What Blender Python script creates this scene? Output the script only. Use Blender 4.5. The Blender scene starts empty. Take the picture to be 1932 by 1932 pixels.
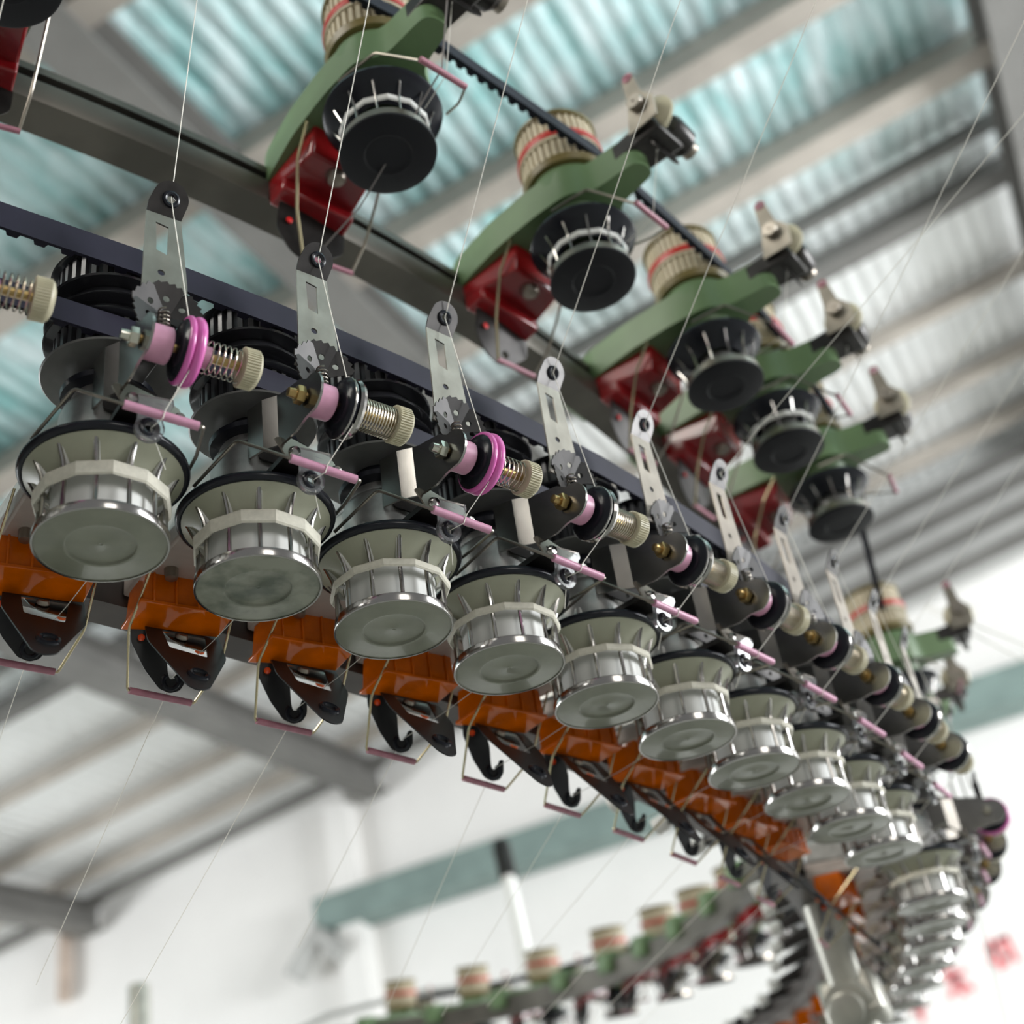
import bpy, math, random
from math import sin, cos, pi
from mathutils import Vector, Matrix
from mathutils.geometry import tessellate_polygon
random.seed(7)
S = bpy.context.scene
C = S.collection

# ------------------------------------------------------------------ camera, world, lights, exposure
EYE = Vector((0, 0, 1.6))                                  # the photographer's eye above the workshop floor
CAMR = Matrix(((0.856724, 0.461448, 0.230413), (0.477605, -0.541102, -0.692172), (-0.194725, 0.703047, -0.683964)))
cd = bpy.data.cameras.new('camera'); cam = bpy.data.objects.new('camera', cd); C.objects.link(cam)
cam.matrix_world = Matrix.Translation(EYE) @ CAMR.to_4x4()
cd.sensor_width = 36; cd.sensor_height = 36; cd.lens = 2691.47 / 1932 * 36
cd.clip_start = 0.02; cd.clip_end = 100
cd.dof.use_dof = True; cd.dof.focus_distance = 0.66; cd.dof.aperture_fstop = 7.4
S.camera = cam
w = bpy.data.worlds.new('world'); S.world = w; w.use_nodes = True
w.node_tree.nodes['Background'].inputs[0].default_value = (0.97, 0.985, 1.0, 1)
w.node_tree.nodes['Background'].inputs[1].default_value = 0.27
def area(name, loc, target, sx, sy, power, col=(1, 1, 1)):
    l = bpy.data.lights.new(name, 'AREA'); l.shape = 'RECTANGLE'; l.size = sx; l.size_y = sy; l.energy = power; l.color = col
    o = bpy.data.objects.new(name, l); C.objects.link(o); o.location = loc
    o.rotation_euler = (Vector(target) - Vector(loc)).to_track_quat('-Z', 'Y').to_euler()
    return o
area('side_fill_light', (7.5, 4.0, 3.2), (-2.0, 7.5, 6.2), 5.0, 2.6, 1250, (0.95, 0.98, 1.0))  # unseen area lamp, added to brighten the back wall and roof
area('left_fill_light', (-11.5, 2.0, 4.2), (-3.0, 8.0, 6.2), 5.0, 2.0, 520, (0.95, 0.98, 1.0))  # extra lamp out of view at left, lifts the wall and sheets
area('overhead_fill_light', (-1.4, -2.2, 4.3), (-0.2, 1.0, 2.0), 1.6, 0.5, 26, (1.0, 0.95, 0.86))  # added behind the camera to put highlights on the machine
area('rear_glint_light', (-3.6, -4.1, 5.1), (-0.1, 0.6, 2.0), 3.8, 1.1, 190, (1.0, 0.95, 0.88))  # no opening here; lamp added so the strap folds mirror a bright band
area('low_right_fill_light', (4.6, -3.2, 2.0), (-0.2, 0.9, 2.1), 1.6, 2.4, 62, (1.0, 0.97, 0.92))  # unseen source added low at the right for highlights on the metal
S.view_settings.view_transform = 'Standard'; S.view_settings.look = 'None'
S.view_settings.exposure = 0.0; S.view_settings.gamma = 1; S.view_settings.use_curve_mapping = False

# the knitting machine's own frame (its rings lie level in it), placed in the workshop
MACH = Matrix.Translation(EYE) @ Matrix(((0.862466, -0.421125, 0.280724), (0.470754, 0.871182, -0.1394), (-0.185857, 0.25238, 0.949611))).to_4x4()
RC = Vector((-0.9368, 1.6467)); RLOW, ZLOW = 1.3595, 0.2789; RUP = 1.3486

# ------------------------------------------------------------------ materials
def mat(name, col, rough=0.5, metal=0.0, noise=0.0, scale=40.0, col2=None, bump=0.0, **kw):
    m = bpy.data.materials.new(name); m.use_nodes = True
    nt = m.node_tree; b = nt.nodes['Principled BSDF']
    b.inputs['Base Color'].default_value = (*col, 1); b.inputs['Roughness'].default_value = rough; b.inputs['Metallic'].default_value = metal
    for k, v in kw.items():
        b.inputs[k.replace('_', ' ')].default_value = v
    tc = nt.nodes.new('ShaderNodeTexCoord'); n = nt.nodes.new('ShaderNodeTexNoise')
    n.inputs['Scale'].default_value = scale; n.inputs['Detail'].default_value = 5
    nt.links.new(tc.outputs['Object'], n.inputs['Vector'])
    if noise or col2:
        c2 = col2 or tuple(max(0, c * (1 - noise)) for c in col)
        r = nt.nodes.new('ShaderNodeValToRGB'); r.color_ramp.elements[0].position = 0.38; r.color_ramp.elements[1].position = 0.66
        r.color_ramp.elements[0].color = (*c2, 1); r.color_ramp.elements[1].color = (*col, 1)
        nt.links.new(n.outputs['Fac'], r.inputs['Fac']); nt.links.new(r.outputs['Color'], b.inputs['Base Color'])
    if bump:
        bp = nt.nodes.new('ShaderNodeBump'); bp.inputs['Strength'].default_value = bump; bp.inputs['Distance'].default_value = 0.002
        nt.links.new(n.outputs['Fac'], bp.inputs['Height']); nt.links.new(bp.outputs['Normal'], b.inputs['Normal'])
    return m
M = {
 'steel': mat('brushed steel', (0.37, 0.33, 0.285), 0.34, 0.92, noise=0.25, scale=60),
 'dsteel': mat('blackened steel', (0.042, 0.038, 0.036), 0.30, 0.6, noise=0.4, scale=90),
 'leaf': mat('dark leaf steel', (0.03, 0.027, 0.026), 0.42, 0.5, noise=0.4, scale=90),
 'ustrap': mat('aged tension strap', (0.36, 0.325, 0.27), 0.45, 0.6, noise=0.4, scale=40),
 'stopm': mat('black scuffed plate', (0.022, 0.022, 0.024), 0.38, 0.15, noise=0.3, scale=80),
 'strap': mat('tension strap steel', (0.34, 0.33, 0.31), 0.24, 1.0, noise=0.2, scale=60),
 'chrome': mat('chrome', (0.42, 0.405, 0.385), 0.16, 1.0),
 'wire': mat('steel wire', (0.30, 0.27, 0.23), 0.28, 0.95),
 'brasswire': mat('yellow plated wire', (0.55, 0.47, 0.30), 0.25, 1.0),
 'cap': mat('grey green cap', (0.225, 0.23, 0.175), 0.33, 0.0, noise=0.18, Coat_Weight=0.25, scale=60, bump=0.1),
 'capdirt': mat('dirty grey green cap', (0.27, 0.275, 0.22), 0.45, 0.0, col2=(0.085, 0.10, 0.072), scale=55),
 'cream': mat('cream plastic', (0.36, 0.36, 0.27), 0.35, noise=0.15, scale=30),
 'core': mat('white plastic core', (0.60, 0.60, 0.575), 0.5),
 'black': mat('glossy black plastic', (0.012, 0.013, 0.018), 0.22, Specular_IOR_Level=0.28),
 'matblack': mat('dull black plastic', (0.010, 0.010, 0.013), 0.5, Specular_IOR_Level=0.28),
 'rubber': mat('black rubber', (0.018, 0.018, 0.022), 0.45, Specular_IOR_Level=0.28),
 'alu': mat('cast aluminium', (0.50, 0.49, 0.47), 0.40, 0.85, noise=0.25, scale=120, bump=0.15),
 'plate': mat('pale underplate', (0.50, 0.42, 0.38), 0.45, 0.2, noise=0.3, scale=30),
 'pink': mat('pink ceramic', (0.58, 0.28, 0.40), 0.38, noise=0.12, scale=200),
 'dpink': mat('dusty rose ceramic', (0.42, 0.17, 0.22), 0.45, noise=0.2, scale=200),
 'magenta': mat('magenta plastic', (0.62, 0.12, 0.40), 0.25, Coat_Weight=0.4),
 'knob': mat('ivory plastic knob', (0.56, 0.51, 0.36), 0.45, noise=0.2, scale=60),
 'brass': mat('brass nut', (0.45, 0.31, 0.13), 0.28, 1.0),
 'nut': mat('nickel nut', (0.60, 0.58, 0.50), 0.22, 1.0),
 'orange': mat('amber plastic', (1.0, 0.19, 0.0), 0.12, noise=0.3, scale=55, Transmission_Weight=0.25, Subsurface_Weight=0.0, IOR=1.3, Coat_Weight=0.5),
 'orangelens': mat('orange indicator', (0.9, 0.13, 0.01), 0.3),
 'red': mat('dark red plastic', (0.34, 0.008, 0.012), 0.22, noise=0.5, scale=22, Coat_Weight=0.4),
 'redbead': mat('red indicator', (0.6, 0.01, 0.01), 0.3),
 'green': mat('hammered green paint', (0.155, 0.25, 0.115), 0.42, noise=0.25, scale=14),
 'pulcream': mat('cream toothed pulley', (0.62, 0.54, 0.39), 0.5, noise=0.2, scale=40),
 'olive': mat('olive pulley flange', (0.20, 0.155, 0.05), 0.4, noise=0.3, scale=30),
 'redband': mat('red idler band', (0.50, 0.03, 0.02), 0.35, noise=0.2, scale=30),
 'gear': mat('grey toothed pulley', (0.16, 0.16, 0.165), 0.35, 0.5, noise=0.3, scale=60),
 'flange': mat('pulley flange', (0.035, 0.035, 0.04), 0.18, 0.4, Coat_Weight=0.5),
 'flangeg': mat('grey pulley flange', (0.24, 0.24, 0.23), 0.4, 0.3, noise=0.5, scale=25),
 'belt': mat('violet black belt', (0.017, 0.015, 0.031), 0.6, Specular_IOR_Level=0.3, noise=0.15, scale=60),
 'ubelt': mat('black toothed belt', (0.012, 0.013, 0.022), 0.6, Specular_IOR_Level=0.2),
 'rail': mat('aged aluminium rail', (0.155, 0.142, 0.122), 0.42, 0.6, noise=0.35, scale=18),
 'lowrail': mat('brown black rail', (0.10, 0.085, 0.08), 0.4, 0.5, noise=0.4, scale=30),
 'yarn': mat('white yarn', (0.80, 0.77, 0.70), 0.8),
 'dyarn': mat('grey yarn', (0.22, 0.20, 0.19), 0.8),
 'band': mat('wound yarn band', (0.62, 0.59, 0.50), 0.8, noise=0.12, scale=400),
 'clear': mat('clear plastic', (0.85, 0.86, 0.88), 0.08, Transmission_Weight=0.9, IOR=1.45),
 'post': mat('steel post', (0.42, 0.41, 0.36), 0.34, 0.45, noise=0.3, scale=25),
 'wall': mat('white wall', (0.88, 0.865, 0.84), 0.8, noise=0.05, scale=1.5),
 'floor': mat('concrete floor', (0.34, 0.34, 0.315), 0.7, noise=0.3, scale=3),
 'beam': mat('painted roof steel', (0.42, 0.38, 0.335), 0.6, noise=0.2, scale=3),
 'rafter': mat('dark roof steel', (0.17, 0.165, 0.155), 0.6, noise=0.2, scale=3),
 'duct': mat('grey green beam', (0.23, 0.31, 0.29), 0.6, noise=0.2, scale=5),
 'fascia': mat('grey fascia sheet', (0.48, 0.48, 0.465), 0.55, noise=0.15, scale=4),
 'rust': mat('rusty stain', (0.62, 0.50, 0.42), 0.8, noise=0.2, scale=5),
 'paint': mat('red wall paint', (0.85, 0.27, 0.28), 0.7),
 'whitep': mat('white painted steel', (0.78, 0.77, 0.74), 0.4),
 'springw': mat('nickel spring', (0.55, 0.49, 0.39), 0.25, 1.0),
 'bolt': mat('dull bolt', (0.30, 0.26, 0.22), 0.35, 0.9),
}
_nt = M['capdirt'].node_tree; _r = [n for n in _nt.nodes if n.type == 'VALTORGB'][0]; _n = [n for n in _nt.nodes if n.type == 'TEX_NOISE'][0]; _t = [n for n in _nt.nodes if n.type == 'TEX_COORD'][0]
_l = _nt.nodes.new('ShaderNodeVectorMath'); _l.operation = 'LENGTH'; _nt.links.new(_t.outputs['Object'], _l.inputs[0])
_m = _nt.nodes.new('ShaderNodeMapRange'); _m.inputs['From Min'].default_value = .004; _m.inputs['From Max'].default_value = .022; _m.inputs['To Min'].default_value = -.08; _m.inputs['To Max'].default_value = .12; _nt.links.new(_l.outputs['Value'], _m.inputs['Value'])
_a = _nt.nodes.new('ShaderNodeMath'); _nt.links.new(_n.outputs['Fac'], _a.inputs[0]); _nt.links.new(_m.outputs[0], _a.inputs[1]); _nt.links.new(_a.outputs[0], _r.inputs['Fac']); _n.inputs['Scale'].default_value = 70
# roof sheets: silver foil insulation with a teal cast, crinkled
m = bpy.data.materials.new('teal silver roof foil'); m.use_nodes = True; nt = m.node_tree; b = nt.nodes['Principled BSDF']
tc = nt.nodes.new('ShaderNodeTexCoord')
mp = nt.nodes.new('ShaderNodeMapping'); mp.inputs['Scale'].default_value = (3.2, 0.9, 1); nt.links.new(tc.outputs['Object'], mp.inputs['Vector'])
n1 = nt.nodes.new('ShaderNodeTexNoise'); n1.inputs['Scale'].default_value = 2.2; n1.inputs['Detail'].default_value = 6; n1.inputs['Roughness'].default_value = 0.65
nt.links.new(mp.outputs[0], n1.inputs['Vector'])
n2 = nt.nodes.new('ShaderNodeTexNoise'); n2.inputs['Scale'].default_value = 0.45; nt.links.new(tc.outputs['Object'], n2.inputs['Vector'])
r1 = nt.nodes.new('ShaderNodeValToRGB')
for e, (p, c) in zip(r1.color_ramp.elements, ((0.36, (0.26, 0.50, 0.50)), (0.64, (0.66, 0.78, 0.80)))): e.position = p; e.color = (*c, 1)
nt.links.new(n1.outputs['Fac'], r1.inputs['Fac'])
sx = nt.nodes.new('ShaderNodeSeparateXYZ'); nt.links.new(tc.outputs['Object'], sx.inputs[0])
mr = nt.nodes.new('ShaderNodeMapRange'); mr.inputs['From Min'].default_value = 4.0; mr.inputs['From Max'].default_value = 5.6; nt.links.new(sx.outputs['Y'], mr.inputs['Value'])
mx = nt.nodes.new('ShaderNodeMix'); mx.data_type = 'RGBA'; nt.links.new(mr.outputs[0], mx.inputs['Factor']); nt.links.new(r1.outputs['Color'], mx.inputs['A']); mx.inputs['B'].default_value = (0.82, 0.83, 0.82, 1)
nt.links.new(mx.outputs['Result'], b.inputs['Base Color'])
b.inputs['Metallic'].default_value = 0.35; b.inputs['Roughness'].default_value = 0.38
bp = nt.nodes.new('ShaderNodeBump'); bp.inputs['Strength'].default_value = 0.9; bp.inputs['Distance'].default_value = 0.05
nt.links.new(n1.outputs['Fac'], bp.inputs['Height']); nt.links.new(bp.outputs['Normal'], b.inputs['Normal'])
M['roof'] = m

# ------------------------------------------------------------------ mesh building
class MB:
    """collects shapes; k is the unit (0.01: the shapes are written in centimetres)"""
    def __init__(s, k=0.01): s.v = []; s.f = []; s.k = k
    def add(s, vs, fs):
        o = len(s.v); s.v += [tuple(c * s.k for c in p) for p in vs]; s.f += [tuple(i + o for i in f) for f in fs]; return s
    def box(s, a, b2):
        (x0, y0, z0), (x1, y1, z1) = a, b2
        return s.hexa([(x0, y0, z0), (x1, y0, z0), (x1, y1, z0), (x0, y1, z0), (x0, y0, z1), (x1, y0, z1), (x1, y1, z1), (x0, y1, z1)])
    def hexa(s, p):
        return s.add(p, [(0, 3, 2, 1), (4, 5, 6, 7), (0, 1, 5, 4), (1, 2, 6, 5), (2, 3, 7, 6), (3, 0, 4, 7)])
    def lathe(s, prof, n=32, o=(0, 0, 0), ax=(0, 0, 1), closed=False):
        ax = Vector(ax).normalized(); u = ax.orthogonal().normalized(); v = ax.cross(u); o = Vector(o); vs = []; fs = []
        m_ = len(prof)
        for r, z in prof:
            for i in range(n):
                t = 2 * pi * i / n; vs.append(o + ax * z + (u * cos(t) + v * sin(t)) * r)
        for j in range(m_ - 1 + (1 if closed else 0)):
            for i in range(n):
                a, b2 = j * n + i, j * n + (i + 1) % n; c, d = ((j + 1) % m_) * n + (i + 1) % n, ((j + 1) % m_) * n + i
                fs.append((a, b2, c, d))
        return s.add(vs, fs)
    def tube(s, pts, r, n=8, cap=True):
        pts = [Vector(p) for p in pts]; vs = []; fs = []; prev = None
        for i, p in enumerate(pts):
            d = (pts[min(i + 1, len(pts) - 1)] - pts[max(i - 1, 0)]).normalized()
            if prev is None: u = d.orthogonal().normalized()
            else: u = (prev - d * prev.dot(d)).normalized()
            prev = u; v = d.cross(u); rr = r[i] if isinstance(r, (list, tuple)) else r
            vs += [p + (u * cos(2 * pi * k / n) + v * sin(2 * pi * k / n)) * rr for k in range(n)]
        for i in range(len(pts) - 1):
            for k in range(n): fs.append((i * n + k, i * n + (k + 1) % n, (i + 1) * n + (k + 1) % n, (i + 1) * n + k))
        if cap: fs.append(tuple(range(n))[::-1]); fs.append(tuple(range((len(pts) - 1) * n, len(pts) * n)))
        return s.add(vs, fs)
    def plate(s, o, ex, ey, outer, holes=(), t=0.1):
        o, ex, ey = Vector(o), Vector(ex).normalized(), Vector(ey); ey = (ey - ex * ey.dot(ex)).normalized(); nz = ex.cross(ey) * t / 2
        loops = [list(outer)] + [list(h) for h in holes]; flat = [p for l in loops for p in l]
        tri = tessellate_polygon([[Vector((p[0], p[1], 0)) for p in l] for l in loops])
        n = len(flat); P = [o + ex * p[0] + ey * p[1] for p in flat]
        vs = [p + nz for p in P] + [p - nz for p in P]; fs = [tuple(q) for q in tri] + [tuple(i + n for i in q[::-1]) for q in tri]
        k = 0
        for l in loops:
            for i in range(len(l)):
                a, b2 = k + i, k + (i + 1) % len(l); fs.append((a, b2, b2 + n, a + n))
            k += len(l)
        return s.add(vs, fs)
    def torus(s, o, ax, R, r, n=28, m_=10):
        return s.lathe([(R + r * cos(2 * pi * k / m_), r * sin(2 * pi * k / m_)) for k in range(m_)], n, o, ax, closed=True)
    def mesh(s, name, m_, smooth=35):
        me = bpy.data.meshes.new(name); me.from_pydata([tuple(v) for v in s.v], [], s.f); me.materials.append(m_); me.validate(); 
        import bmesh
        bm = bmesh.new(); bm.from_mesh(me); bmesh.ops.recalc_face_normals(bm, faces=bm.faces)
        if smooth:
            for f_ in bm.faces: f_.smooth = True
            a = math.radians(smooth)
            for e in bm.edges:
                if len(e.link_faces) == 2 and e.calc_face_angle(0) > a: e.smooth = False
        bm.to_mesh(me); bm.free(); return me
    def obj(s, name, m_, parent=None, smooth=35, bevel=0):
        o = bpy.data.objects.new(name, s.mesh(name, M[m_], smooth)); C.objects.link(o)
        if parent: o.parent = parent
        if bevel:
            bv = o.modifiers.new('bevel', 'BEVEL'); bv.width = bevel * s.k; bv.segments = 2; bv.limit_method = 'ANGLE'; bv.angle_limit = 0.6
        return o
def arc(cx, cy, r, a0, a1, n=10): return [(cx + r * cos(a0 + (a1 - a0) * i / n), cy + r * sin(a0 + (a1 - a0) * i / n)) for i in range(n + 1)]
def circ(cx, cy, r, n=14): return arc(cx, cy, r, 0, 2 * pi * (1 - 1 / n), n - 1)
def rnd(pts, r=0.3, n=4):
    """rounds the corners of a polygon or path (2D or 3D)"""
    out = []; L = len(pts); V = [Vector(p) for p in pts]
    for i, p in enumerate(V):
        a, b2 = V[i - 1], V[(i + 1) % L]; da, db = (a - p), (b2 - p); k = min(r, da.length * .45, db.length * .45)
        A, B = p + da.normalized() * k, p + db.normalized() * k
        for j in range(n + 1):
            t = j / n; out.append(tuple(A * (1 - t) ** 2 + p * 2 * t * (1 - t) + B * t * t))
    return out
def bend(pts, r=0.35, n=4):
    q = rnd(pts, r, n); k = n + 1
    return [tuple(pts[0])] + q[k:-k] + [tuple(pts[-1])]
def tag(o, label, cat, group=None, kind=None):
    o['label'] = label
    if cat: o['category'] = cat
    if group: o['group'] = group
    if kind: o['kind'] = kind
    return o
def struct(o): o['kind'] = 'structure'; return o
def empty(name): o = bpy.data.objects.new(name, None); C.objects.link(o); o.empty_display_size = 0.02; return o
def copy_tree(o, parent=None):
    c = o.copy(); C.objects.link(c)
    c.parent = parent
    for ch in o.children: copy_tree(ch, c)
    return c
def ringframe(a, R, z, ta, tb):
    e = Vector((cos(a), sin(a), 0)); t = Vector((-sin(a), cos(a), 0)); n = (Vector((0, 0, 1)) + e * ta + t * tb).normalized()
    u = (e - n * e.dot(n)).normalized(); v = n.cross(u); c = Vector((RC.x, RC.y, z)) + e * R
    return Matrix(((u.x, v.x, n.x, c.x), (u.y, v.y, n.y, c.y), (u.z, v.z, n.z, c.z), (0, 0, 0, 1)))

def gear(mb, r0, r1, z0, z1, n, duty=0.5):
    """a toothed cylinder"""
    pr = []
    for i in range(n):
        a = 2 * pi * i / n; d = 2 * pi / n
        for t, r in ((0, r0), (d * (1 - duty) * .8, r0), (d * (1 - duty), r1), (d * .92, r1)): pr.append((r * cos(a + t), r * sin(a + t)))
    k = len(pr); vs = [(x, y, z0) for x, y in pr] + [(x, y, z1) for x, y in pr]
    mb.add(vs, [(i, (i + 1) % k, (i + 1) % k + k, i + k) for i in range(k)] + [tuple(range(k))[::-1], tuple(range(k, 2 * k))])
    return mb
def spring(o, r, length, coils, wr, axis='y'):
    pts = []
    for i in range(coils * 12 + 1):
        t = i / 12 * 2 * pi; y = length * i / (coils * 12)
        pts.append((o[0] + r * cos(t), o[1] + y, o[2] + r * sin(t)) if axis == 'y' else (o[0] + r * cos(t), o[1] + r * sin(t), o[2] + y))
    return MB().tube(pts, wr, 6)
def pins(parent, n, path, r, m_, ph=0.0):
    mb = MB().tube([(p[0], 0, p[1]) for p in path], r, 8); me = mb.mesh('pin', M[m_])
    for i in range(n):
        o = bpy.data.objects.new('pin', me); C.objects.link(o); o.parent = parent; o.rotation_euler = (0, 0, ph + 2 * pi * i / n)

# ------------------------------------------------------------------ the grey yarn feeders of the lower ring
def lower_feeder(variant, tail):
    T = empty('yarn_feeder')
    # storage wheel
    W = MB().lathe([(0, .5), (2.15, .5), (2.15, 2.2), (2.3, 2.7), (2.0, 2.7), (2.0, .6), (0, .6)], 40).obj('storage_wheel', 'core', T)
    MB().lathe([(2.25, 2.35), (2.45, 2.7), (2.85, 3.15), (3.35, 3.5), (3.4, 3.72), (3.0, 3.62), (2.2, 3.1), (2.1, 2.5)], 48, closed=True).obj('cone', 'cream', W)
    MB().torus((0, 0, 3.74), (0, 0, 1), 3.40, .23, 56, 12).obj('rim_ring', 'black', W)
    MB().lathe([(3.4, 3.78), (2.6, 3.95), (1.8, 4.3), (0, 4.3)], 48).obj('back_plate', 'black', W)
    MB().lathe([(2.72, 0.0), (2.80, 0.0), (2.82, .04), (2.82, .40), (2.74, .47), (2.1, .5), (2.1, .42), (2.72, .36)], 56, closed=True).obj('chrome_rim', 'chrome', W)
    MB().lathe([(0, .13), (.1, .10), (.18, .13), (1.36, .13), (1.43, .12), (1.47, .02), (1.55, .0), (1.65, .035), (2.6, .03), (2.73, .06), (2.73, .3), (0, .3)], 56).obj('end_cap', 'capdirt' if variant == 'dirty' else 'cap', W)
    pins(W, 12, [(2.62, .4), (2.60, 1.5), (2.60, 2.0), (2.74, 2.7), (3.0, 3.3), (3.08, 3.42), (3.02, 3.5)], .105, 'chrome', ph=-.45)
    mb = MB(); bz = (1.72, 2.42) if variant in ('first', 'dirty') else (1.86, 2.28)
    mb.lathe([(2.80, bz[0]), (2.88, bz[0] + .08), (2.90, bz[1] - .08), (2.84, bz[1]), (2.66, bz[1] - .1), (2.66, bz[0] + .1)], 12, closed=True)
    o = mb.obj('yarn_band', 'band', W, smooth=0); o.rotation_euler = (0, 0, -.45 - .02)
    fins = MB()
    for i in range(12):
        a = -.45 + 2 * pi * i / 12; c, s_ = cos(a), sin(a)
        fins.hexa([(2.12 * c + .12 * s_, 2.12 * s_ - .12 * c, 2.3), (2.55 * c + .12 * s_, 2.55 * s_ - .12 * c, 2.45), (2.55 * c - .12 * s_, 2.55 * s_ + .12 * c, 2.45), (2.12 * c - .12 * s_, 2.12 * s_ + .12 * c, 2.3),
                   (2.75 * c + .12 * s_, 2.75 * s_ - .12 * c, 3.2), (3.05 * c + .12 * s_, 3.05 * s_ - .12 * c, 3.35), (3.05 * c - .12 * s_, 3.05 * s_ + .12 * c, 3.35), (2.75 * c - .12 * s_, 2.75 * s_ + .12 * c, 3.2)])
    fins.obj('pin_sockets', 'core', W)
    # body
    B = MB().lathe([(0, 4.0), (2.05, 4.0), (2.05, 6.5), (1.9, 6.9), (1.65, 7.1), (1.6, 7.6), (1.45, 7.8), (0, 7.8)], 40).obj('body', 'alu', T)
    MB().lathe([(1.5, 7.5), (2.05, 7.7), (2.1, 7.95), (1.5, 8.3), (1.2, 8.9)], 36).obj('collar', 'black', B)
    A = MB().hexa([(-8.8, -2.4, 5.0), (1.0, -2.05, 4.2), (1.0, 2.05, 4.2), (-8.8, 2.2, 5.0), (-8.8, -2.2, 7.0), (1.0, -1.7, 6.9), (1.0, 1.7, 6.9), (-8.8, 2.0, 7.0)]).obj('arm', 'alu', T, bevel=.35)
    P = MB().hexa([(-8.9, -2.5, 4.0), (-2.4, -2.6, 3.6), (-2.4, 2.4, 3.6), (-8.9, 2.3, 4.0), (-8.9, -2.5, 5.1), (-2.4, -2.6, 4.6), (-2.4, 2.4, 4.6), (-8.9, 2.3, 5.1)]).obj('terminal_plate', 'plate', A, bevel=.15)
    for x, y in ((-3.6, 1.5), (-5.4, -1.6)): MB().lathe([(0, 3.2), (.3, 3.25), (.34, 3.5), (.34, 3.9)], 12, (x, y, 0)).obj('bolt', 'bolt', A)
    if tail:
        MB().lathe([(0, -.7), (.45, -.65), (.66, -.3), (.66, .5), (0, .6)], 20, (-13.4, 0, 4.6), (-1, 0, -.25)).obj('clamp_knob', 'whitep', A)
        MB().hexa([(-12.7, -.6, 4.2), (-8.8, -1.2, 5.0), (-8.8, 1.2, 5.0), (-12.7, .6, 4.2), (-12.7, -.6, 5.2), (-8.8, -1.2, 6.6), (-8.8, 1.2, 6.6), (-12.7, .6, 5.2)]).obj('clamp_arm', 'dsteel', A, bevel=.2)
    # amber housing
    L = MB().hexa([(-8.5, -2.55, 2.0), (-6.2, -2.7, 2.2), (-5.6, 1.6, 2.2), (-7.5, 1.75, 2.0), (-8.4, -2.4, 4.0), (-6.2, -2.5, 4.0), (-5.6, 1.5, 4.0), (-7.6, 1.6, 4.0)]).obj('indicator_housing', 'orange', T, bevel=.12)
    rb = MB()
    for k in range(4):
        t = .12 + .25 * k; x0, y0 = -6.2 + .6 * t, -2.65 + 4.25 * t
        rb.box((x0, y0 - .06, 2.2), (x0 + .12, y0 + .06, 3.95))
    rb.hexa([(-8.6, -2.65, 1.95), (-6.1, -2.8, 2.1), (-5.5, 1.7, 2.1), (-7.45, 1.85, 1.95), (-8.6, -2.65, 2.15), (-6.1, -2.8, 2.3), (-5.5, 1.7, 2.3), (-7.45, 1.85, 2.15)])
    rb.obj('housing_ribs', 'orange', L, bevel=.04)
    MB().box((-7.6, -2.0, 2.5), (-6.7, 1.1, 3.7)).obj('switch_block', 'matblack', L)
    # stop-motion plates under the housing
    A0, B0, C0 = Vector((-7.6, 1.3, 1.9)), Vector((-7.9, -1.8, 1.9)), Vector((-5.2, -.25, -1.7))
    def inplane(pts, O, ex, ey):
        ex = ex.normalized(); ey = (ey - ex * ey.dot(ex)).normalized()
        return [((Vector(p) - O).dot(ex), (Vector(p) - O).dot(ey)) for p in pts]
    ex, ey = B0 - A0, C0 - A0
    out = inplane([(-8.35, -1.62, 2.6), (-7.07, -1.99, .7), (-4.55, -1.2, -2.75), (-4.3, -.8, -3.05), (-4.4, -.2, -2.9), (-6.21, 1.62, -.02), (-7.9, 2.0, 2.4)], A0, ex, ey)
    hole = inplane([(-7.75, -.95, 1.9), (-6.71, -1.05, .35), (-6.25, .66, -.1), (-7.55, 1.2, 1.8)], A0, ex, ey)
    P1 = MB().plate(A0, ex, ey, rnd(out, .3, 3), [rnd(hole, .12, 2)], .07).obj('stop_plate', 'stopm', T, smooth=20)
    nz = ex.cross(ey).normalized()
    if nz.x < 0: nz = -nz
    MB().torus((-5.15, -.35, -1.75), nz, .42, .15, 22, 8).obj('ring_eyelet', 'black', P1)
    inner = MB().plate(A0 + Vector((-.35, 0, 0)), ex, ey, rnd(inplane([(-8.1, -.75, 2.3), (-7.55, -.45, 1.4), (-7.2, 0, 1.0), (-6.95, 1.0, .75), (-7.3, 1.4, 1.4), (-7.8, 1.6, 2.1)], A0, ex, ey), .15, 2), (), .06).obj('fixing_plate', 'strap', P1)
    MB().lathe([(0, 0), (.2, .03), (.24, .14), (.24, .25)], 12, (-7.5, .95, 1.2), -nz).obj('indicator_bead', 'orangelens', P1)
    MB().lathe([(0, .22), (.26, .2), (.33, .05), (.33, 0)], 14, (-7.85, .1, 1.75), nz).obj('screw', 'bolt', P1)
    A1, B1, C1 = Vector((-8.5, -2.4, 1.9)), Vector((-8.2, -1.5, 1.9)), Vector((-8.6, -.14, -.3))
    ex, ey = B1 - A1, C1 - A1
    out = inplane([(-8.38, -2.31, 2.3), (-8.61, -2.13, 1.37), (-8.9, -1.3, .2), (-8.88, -.55, -.67), (-8.77, -.05, -.85), (-8.55, .35, -.75), (-8.4, .55, -.35), (-8.2, .45, .35), (-8.25, .2, .3),
                   (-8.5, .12, -.15), (-8.58, -.15, -.25), (-8.5, -.3, .1), (-8.2, -.5, .95), (-8.0, -1.1, 2.2)], A1, ex, ey)
    P2 = MB().plate(A1, ex, ey, rnd(out, .12, 2), (), .07).obj('hook_plate', 'stopm', T, smooth=20)
    nz = ex.cross(ey).normalized(); o_ = Vector((-8.6, -.08, -.32)); u = ex.normalized(); v = nz.cross(u)
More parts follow.
